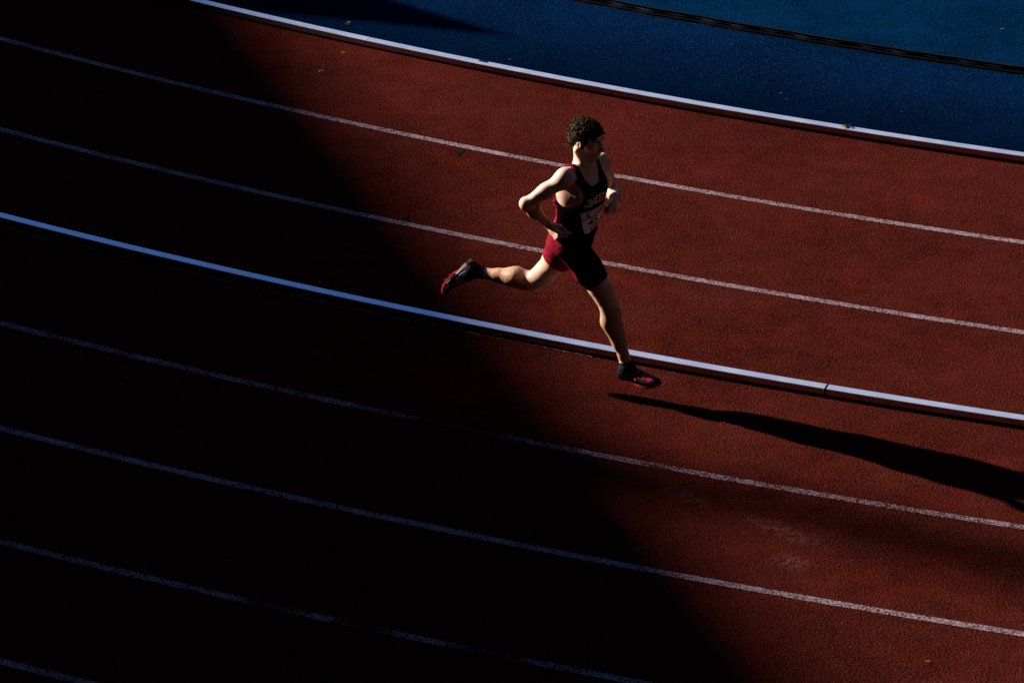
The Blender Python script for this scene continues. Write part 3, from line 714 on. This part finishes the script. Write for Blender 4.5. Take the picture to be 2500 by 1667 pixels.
sw = [(-.020, .0), (-.012, -.008), (.0, -.006), (.022, .010), (.002, .000), (-.010, -.002), (-.015, .003)]
lay('chest_logo', sw, [(0, 1, 5, 6), (1, 2, 4, 5), (2, 3, 4)], M['bib_white'], shirt, .385, -.080, .004)
# race bib: a gently bent sheet pinned to the front
BW, BH, BT, BR = .262, .148, .186, -.038
def bibp(x, y, off=0.):
    # sheet spans the body stiffly: sample the shirt and blend towards the chord
    p = smooth_surf(BT + y, BR - x + .36 * y, .008); return p + fc * off
n1, n2 = 22, 14; V = []; F = []
for j in range(n2 + 1):
    for i in range(n1 + 1): V.append(bibp(-BW / 2 + BW * i / n1, -BH / 2 + BH * j / n2))
for j in range(n2):
    for i in range(n1): a_ = j * (n1 + 1) + i; F.append((a_, a_ + 1, a_ + n1 + 2, a_ + n1 + 1))
bib = mesh_obj('race_bib', V, F, M['bib_white'], shirt, True)
b2 = BVHTree.FromPolygons([tuple(p) for p in V], F)
def on_bib(name, tvs, tfs, m, x0, y0, sx=1, sy=1, off=.0015):
    out = [bibp(x0 + v[0] * sx, y0 + v[1] * sy, off) for v in tvs]; return mesh_obj(name, out, tfs, m, shirt)
def panel(name, x0, x1, y0, y1, m, off):
    n = 16; vv = [(x0 + (x1 - x0) * i / n, y, 0) for y in (y0, (y0 + y1) / 2, y1) for i in range(n + 1)]
    ff = [(j * (n + 1) + i, j * (n + 1) + i + 1, (j + 1) * (n + 1) + i + 1, (j + 1) * (n + 1) + i) for j in range(2) for i in range(n)]
    return on_bib(name, vv, ff, m, 0, 0, off=off)
panel('bib_band', -BW / 2, BW / 2, .0205, .0280, M['print_dark_red'], .0010)
panel('bib_band', -BW / 2 + .012, BW / 2, -BH / 2, -BH / 2 + .028, M['print_red'], .0010)
panel('bib_patch', -BW / 2 + .014, -BW / 2 + .046, -BH / 2 - .004, -BH / 2 + .028, M['bib_white'], .0018)
tv, tf = text_verts('45', .088); on_bib('bib_number', tv, tf, M['print_black'], -.042, -.038, 1.2, .85)
tv, tf = text_verts('TOYOTA', .026); on_bib('bib_lettering', tv, tf, M['bib_white'], -.018, -BH / 2 + .004, 1.25, 1.0, off=.0020)
# round mark and red wordlike title on the top strip
cm = []; cf = []
for i in range(15):
    t = R(60 + 250 * i / 14); wd = .003 + .006 * math.sin(math.pi * i / 14)
    for rr_ in (.016 - wd, .016 + wd * .5): cm.append((-.075 + rr_ * 1.35 * math.cos(t), .048 + rr_ * math.sin(t), 0))
for i in range(14): cf.append((2 * i, 2 * i + 1, 2 * i + 3, 2 * i + 2))
on_bib('bib_emblem', cm, cf, M['print_dark_red'], 0, 0)
tv, tf = text_verts('TORONTO', .026); on_bib('bib_lettering', tv, tf, M['print_red'], .000, .040, .82, 1.0)
for (x, y) in ((-BW / 2 + .008, BH / 2 - .008), (BW / 2 - .008, BH / 2 - .008), (-BW / 2 + .008, -BH / 2 + .010), (BW / 2 - .008, -BH / 2 + .010)):
    q = bibp(x, y, .003); ring('safety_pin', q, fc, .004, M['steel'], shirt, .0009, 12)

# ---- watch on the left wrist
eL_ = unit(J['wrL'] - J['elL']); ring('wristwatch', J['wrL'] - eL_ * .012, eL_, .0265, M['black_plastic'], runner, .006, 24)

# ---- shoes, socks
M['shoe_black'] = N('black_mesh_upper', (.003, .003, .006), .8, .08).m
a = N('red_spotted_upper', (.01, .008, .010), .45, .45); P = a.n('ShaderNodeTexCoord').outputs['Object']
M['sole_white'] = N('cream_foam', (.66, .55, .48), .6, .3).m; M['plate_red'] = N('red_plate', (.55, .02, .03), .4, .5).m
M['sock'] = N('dark_sock', (.006, .006, .016), .9, .05).m; M['grey_panel'] = N('grey_panel', (.03, .035, .06), .7, .1).m
M['logo_grey'] = N('blue_grey_outline', (.08, .09, .14), .6, .2).m
M['shoe_red'] = N('glossy_red_print', (.55, .006, .03), .22, .7).m; M['logo_white'] = N('pale_outline_print', (.75, .66, .58), .5, .4).m
for S in 'RL':
    T, U, L_ = foot_frame(S); a_ = J['ank' + S]
    nm = 'shoe'
    # heel bottom
    B = a_ - U * (.082 if S == 'R' else .084) - T * (.048 if S == 'R' else .024)                                  # back end of the sole plane
    def Q(t, l, u_, B=B, T=T, U=U, L_=L_): return B + T * t + L_ * l + U * (u_ + .030 * max(0, (t - .17) / .10) ** 2 * (1 if True else 0))
    FF = Field(B - .33, B + .33, .0036)
    lim = [a_ + U * .05, B + T * .28 + U * .12 + L_ * .06, B - U * .03 - L_ * .06, B + T * .28 - L_ * .06, B + U * .12 + L_ * .06, B + T * .28 - U * .03, B + U * .16]
    lo = np.min(lim, 0) - .05; hi = np.max(lim, 0) + .05; FF = Field(lo, hi, .0034)
    FF.op(ell(Q(.040, 0, .040), (.044, .034, .038), (T, L_, U)), .015)
    FF.op(cone(Q(.035, 0, .052), a_ - U * .004, .036, .037), .02)
    FF.op(cone(Q(.07, 0, .05), a_ + T * .01 - U * .012, .032, .034), .02)
    FF.op(cone(Q(.060, 0, .052), Q(.150, 0, .036), .040, .032, L_, .88), .03)
    FF.op(ell(Q(.150, 0, .030), (.060, .041, .028), (T, L_, U)), .02)
    FF.op(ell(Q(.205, -.004, .024), (.060, .044, .024), (T, L_, U)), .02)
    FF.op(ell(Q(.238, -.006, .020), (.034, .032, .018), (T, L_, U)), .015)
    FF.op(cone(a_ + U * .022, a_ + U * .06, .036, .040), .005, 'sub')
    V, F = FF.mesh(1); sh = mesh_obj(nm, V, F, M['shoe_black'], runner, True)
    # sole: lofted slab following the toe spring
    n = 48; V = []; F = []
    for i in range(n + 1):
        t = .5 - .5 * math.cos(math.pi * i / n); x = .002 + .276 * t; wd = .033 + .011 * math.sin(math.pi * min(1, max(0, (t - .35) / .6))) ** 1.2 - .003 * math.sin(math.pi * min(1, t / .7))
        if t < .12: wd *= max(.08, math.sqrt(max(0, 1 - ((.12 - t) / .12) ** 2)))
        if t > .80: wd *= max(.08, math.sqrt(max(0, 1 - ((t - .80) / .20) ** 2)))
        th_ = .017 - .009 * min(1, t / .75); ar = .006 * math.exp(-((t - .42) / .13) ** 2)
        for (l, u_) in ((-wd, th_), (-wd * .93, -.002 + ar), (wd * .93, -.002 + ar), (wd, th_)): V.append(Q(x, l - .003 * t, u_ - .004))
    for i in range(n):
        for j in range(4): F.append((i * 4 + j, i * 4 + (j + 1) % 4, (i + 1) * 4 + (j + 1) % 4, (i + 1) * 4 + j))
    F += [(3, 2, 1, 0), tuple(n * 4 + j for j in range(4))]
    mesh_obj('sole', V, F, M['sole_white'] if S == 'L' else M['shoe_black'], sh)
    # red spike plate under the forefoot, with spikes
    V = []; F = []
    for i in range(13):
        t = i / 12; x = .125 + .150 * t; wd = (.034 + .008 * math.sin(math.pi * t)) * (1 if t < .9 else .7)
        for (l, u_) in ((-wd, -.003), (-wd * .95, -.0135), (wd * .95, -.0135), (wd, -.003)): V.append(Q(x, l - .003, u_))
    for i in range(12):
        for j in range(4): F.append((i * 4 + j, i * 4 + (j + 1) % 4, (i + 1) * 4 + (j + 1) % 4, (i + 1) * 4 + j))
    F += [(3, 2, 1, 0), (48, 49, 50, 51)]
    mesh_obj('spike_plate', V, F, M['plate_red'], sh)
    for (x, l) in ((.155, .022), (.155, -.026), (.195, .024), (.195, -.030), (.235, .016), (.235, -.022)):
        V = []; F = []; c_ = Q(x, l, -.013); tip = c_ - U * .012; 
        V = [c_ + (T * math.cos(k_ * 1.05) + L_ * math.sin(k_ * 1.05)) * .0035 for k_ in range(6)] + [tip]; F = [(k_, (k_ + 1) % 6, 6) for k_ in range(6)]
        mesh_obj('spike', V, F, M['steel'], sh)
    bs = BVHTree.FromPolygons([tuple(p) for p in FF.mesh(1)[0]], [tuple(map(int, f)) for f in FF.mesh(1)[1]])
    def on_shoe(t, u_, side, off=.002):
        o = Q(t, side * .2, u_); h_ = bs.ray_cast(Vector(o), Vector(-L_ * side), .4)
        return (np.array(h_[0]) + L_ * side * off) if h_[0] is not None else None
    def strip(name, pts, wd, side, m, off=.002):
        V = []; F = []
        for i, (t, u_) in enumerate(pts):
            a0, a1 = pts[max(0, i - 1)], pts[min(len(pts) - 1, i + 1)]; dx, dy = a1[0] - a0[0], a1[1] - a0[1]; l = math.hypot(dx, dy) or 1; nx, ny = -dy / l, dx / l
            w2 = wd / 2
            p, q = on_shoe(t + nx * w2, u_ + ny * w2, side, off), on_shoe(t - nx * w2, u_ - ny * w2, side, off)
            if p is None or q is None: continue
            V += [p, q]
        for i in range(len(V) // 2 - 1): F.append((2 * i, 2 * i + 1, 2 * i + 3, 2 * i + 2))
        return mesh_obj(name, V, F, m, sh) if F else None
    # outline tick logo on both sides
    tick = [(.055 + .055 * i / 12, .034 - .012 * math.sin(math.pi * .55 * i / 12)) for i in range(13)] + [(.110 + .012 * i / 5, .0222 + .022 * (i / 5) ** 1.3) for i in range(1, 6)]
    tick2 = [(.122 + .014 * i / 6, .044 - .030 * (i / 6) ** 1.1) for i in range(7)]
    for side in (1, -1):
        LM = M['logo_white'] if S == 'R' else M['logo_grey']
        strip('logo_outline', tick, .004, side, LM); strip('logo_outline', tick2, .004, side, LM)
    # heel panel
    strip('heel_panel', [(.0 + .004 * i, .030 + .004 * i) for i in range(4)], .018, -1, M['grey_panel'])
    # red print blotches over the forefoot, and laces
    bu = lambda t, l, off=.0015: (lambda h_: np.array(h_[0]) + U * off if h_[0] is not None else None)(bs.ray_cast(Vector(Q(t, l, .2)), Vector(-U), .4))
    rnd2 = random.Random(11)
    V = []; F = []
    for i in range(90):
        t, l = rnd2.uniform(.115, .245), rnd2.uniform(-.038, .010)
        r_ = rnd2.uniform(.002, .0055); ring_ = [bu(t + r_ * 1.3 * math.cos(k_), l + r_ * .8 * math.sin(k_)) for k_ in (0, 1.05, 2.1, 3.14, 4.2, 5.2)]
        if any(x_ is None for x_ in ring_): continue
        b_ = len(V); V += [x_ + U * .0003 * (i % 7) for x_ in ring_]; F.append(tuple(range(b_, b_ + 6)))
    mesh_obj('red_print', V, F, M['shoe_red'], sh)
    for i in range(6):
        t = .090 + i * .015; V = []; F = []
        for k_ in range(9):
            l = -.020 + .040 * k_ / 8; p = bu(t + .004 * (k_ % 2 == 0), l, .003); q = bu(t + .005 + .004 * (k_ % 2 == 0), l, .003)
            if p is not None and q is not None: V += [p, q]
        for k_ in range(len(V) // 2 - 1): F.append((2 * k_, 2 * k_ + 1, 2 * k_ + 3, 2 * k_ + 2))
        if F: mesh_obj('lace', V, F, M['plate_red'] if i > 1 else M['sock'], sh)
    # sock
    shn = unit(J['kn' + S] - a_); top = .050 if S == 'R' else .075
    FK = Field(a_ - .09, a_ + .12, .0036); FK.op(cone(a_ - U * .035, a_, .034, .0345), .01); FK.op(cone(a_, a_ + shn * top, .0345, .033 if S == 'R' else .035), .01)
    FK.cut(lambda X, Y, Z: (X - a_[0]) * shn[0] + (Y - a_[1]) * shn[1] + (Z - a_[2]) * shn[2] - top * .55)
    V, F = FK.mesh(1); mesh_obj('sock', V, F, M['sock'], runner, True)

# ------------------------------------------------------------ litter on the ground
def shaving(name, x, y, ln, rot, bend, label, m='shaving', wd=.005, cat='debris', z=.002):
    V = []; F = []; n = 7
    for i in range(n):
        t = i / (n - 1) - .5; px = t * ln; py = bend * ln * (1 - 4 * t * t) * (1 if i % 2 else .8); pz = z + .004 + .006 * math.sin(i * 1.3) ** 2; w_ = wd * (1 - 1.6 * abs(t) ** 2) * .5
        for s_ in (-1, 1):
            for dz in (0, .0012): V.append((px * math.cos(rot) - (py + s_ * w_) * math.sin(rot), px * math.sin(rot) + (py + s_ * w_) * math.cos(rot), pz + dz))
    for i in range(n - 1):
        b = i * 4
        F += [(b + 1, b + 3, b + 7, b + 5), (b, b + 4, b + 6, b + 2), (b, b + 1, b + 5, b + 4), (b + 2, b + 6, b + 7, b + 3)]
    F += [(0, 2, 3, 1), ((n - 1) * 4, (n - 1) * 4 + 1, (n - 1) * 4 + 3, (n - 1) * 4 + 2)]
    o = mesh_obj(name, V, F, M[m]); o.location = (x, y, 0); tag(o, label, cat, 'bits of litter on the track and infield'); return o
shaving('wood_shaving', -1.281, 26.045, 0.036, 0.60, 0.35, 'curled pale shaving on the red lane near the top left', wd=.0042)
shaving('wood_shaving', -1.144, 26.360, 0.022, 0.60, 0.30, 'tiny pale shaving just below the infield kerb at the top left', wd=.0042)
shaving('wood_shaving', 3.363, 26.775, 0.022, 0.00, 0.10, 'pale oval paper scrap on the blue infield at the far right', wd=.0042)
shaving('wood_shaving', 1.489, 26.502, 0.025, -0.90, 0.30, 'bent white shaving on the blue infield below the drain', wd=.0042)
shaving('wood_shaving', 1.783, 25.683, 0.022, -0.80, 0.10, 'short white splinter on the blue infield above the infield kerb, middle one', wd=.0042)
shaving('wood_shaving', 1.815, 25.582, 0.014, -0.90, 0.10, 'fine white splinter just below another splinter on the blue infield', wd=.0036)
shaving('wood_shaving', 2.556, 25.375, 0.014, -0.30, 0.10, 'white splinter on the blue infield nearest the right end of the kerb', wd=.0036)
shaving('wood_shaving', -0.017, 26.240, 0.010, 0.00, 0.10, 'white crumb on the blue infield just above the black kerb block', wd=.0036)
shaving('wood_shaving', 0.123, 22.718, 0.025, -0.20, 0.10, 'white flecks on the red lane under the trailing knee', wd=.0042)
shaving('wood_shaving', 2.124, 18.459, 0.025, -0.15, 0.15, 'pale splinter on the red lane at the bottom right corner area', wd=.0042)
shaving('wood_shaving', 2.142, 20.274, 0.014, -0.70, 0.10, 'tiny splinter on the red lane below the shadow of the runner', wd=.0036)
shaving('wood_shaving', 0.819, 25.315, 0.018, -0.10, 0.10, 'faint tan splinter on the red lane right of the head of the runner', wd=.0036)
shaving('wood_shaving', -2.227, 21.594, 0.012, 0.00, 0.10, 'pale crumb in the dark shade of the lower left lanes', wd=.0036)
shaving('wood_shaving', -1.516, 19.483, 0.022, -0.10, 0.10, 'pale splinter in the darkest shade at the bottom left', wd=.0042)
shaving('wood_shaving', -3.094, 25.724, 0.014, 0.30, 0.10, 'pale crumb in the dark shade of the top left lane', wd=.0036)
def leaf_clump(x, y, z, s, label, seed):
    r_ = random.Random(seed); V = []; F = []
    for i in range(9):
        c = Vector((r_.gauss(0, s * .35), r_.gauss(0, s * .3), z + r_.uniform(0, s * .3))); a_ = r_.uniform(0, 6.3); t = r_.uniform(-.5, .5); l = s * r_.uniform(.35, .6)
        d = Vector((math.cos(a_), math.sin(a_), t)); n_ = Vector((-math.sin(a_), math.cos(a_), r_.uniform(-.4, .4))) * .45
        b = len(V); V += [c - d * l, c - n_ * l + Vector((0, 0, .002)), c + d * l, c + n_ * l + Vector((0, 0, .002))]; F.append((b, b + 1, b + 2, b + 3))
    o = mesh_obj('leaf_clump', V, F, M['leaf']); o.location = (x, y, 0); tag(o, label, 'leaf'); return o
leaf_clump(*pt(K1 - .018, -111.83)[:2], .054, .040, 'dark dry leaf clump caught on the infield kerb near the right', 3)
leaf_clump(-1.125, 26.876, .004, .035, 'small olive leaf clump on the blue infield below the dark wedge shadow', 4)
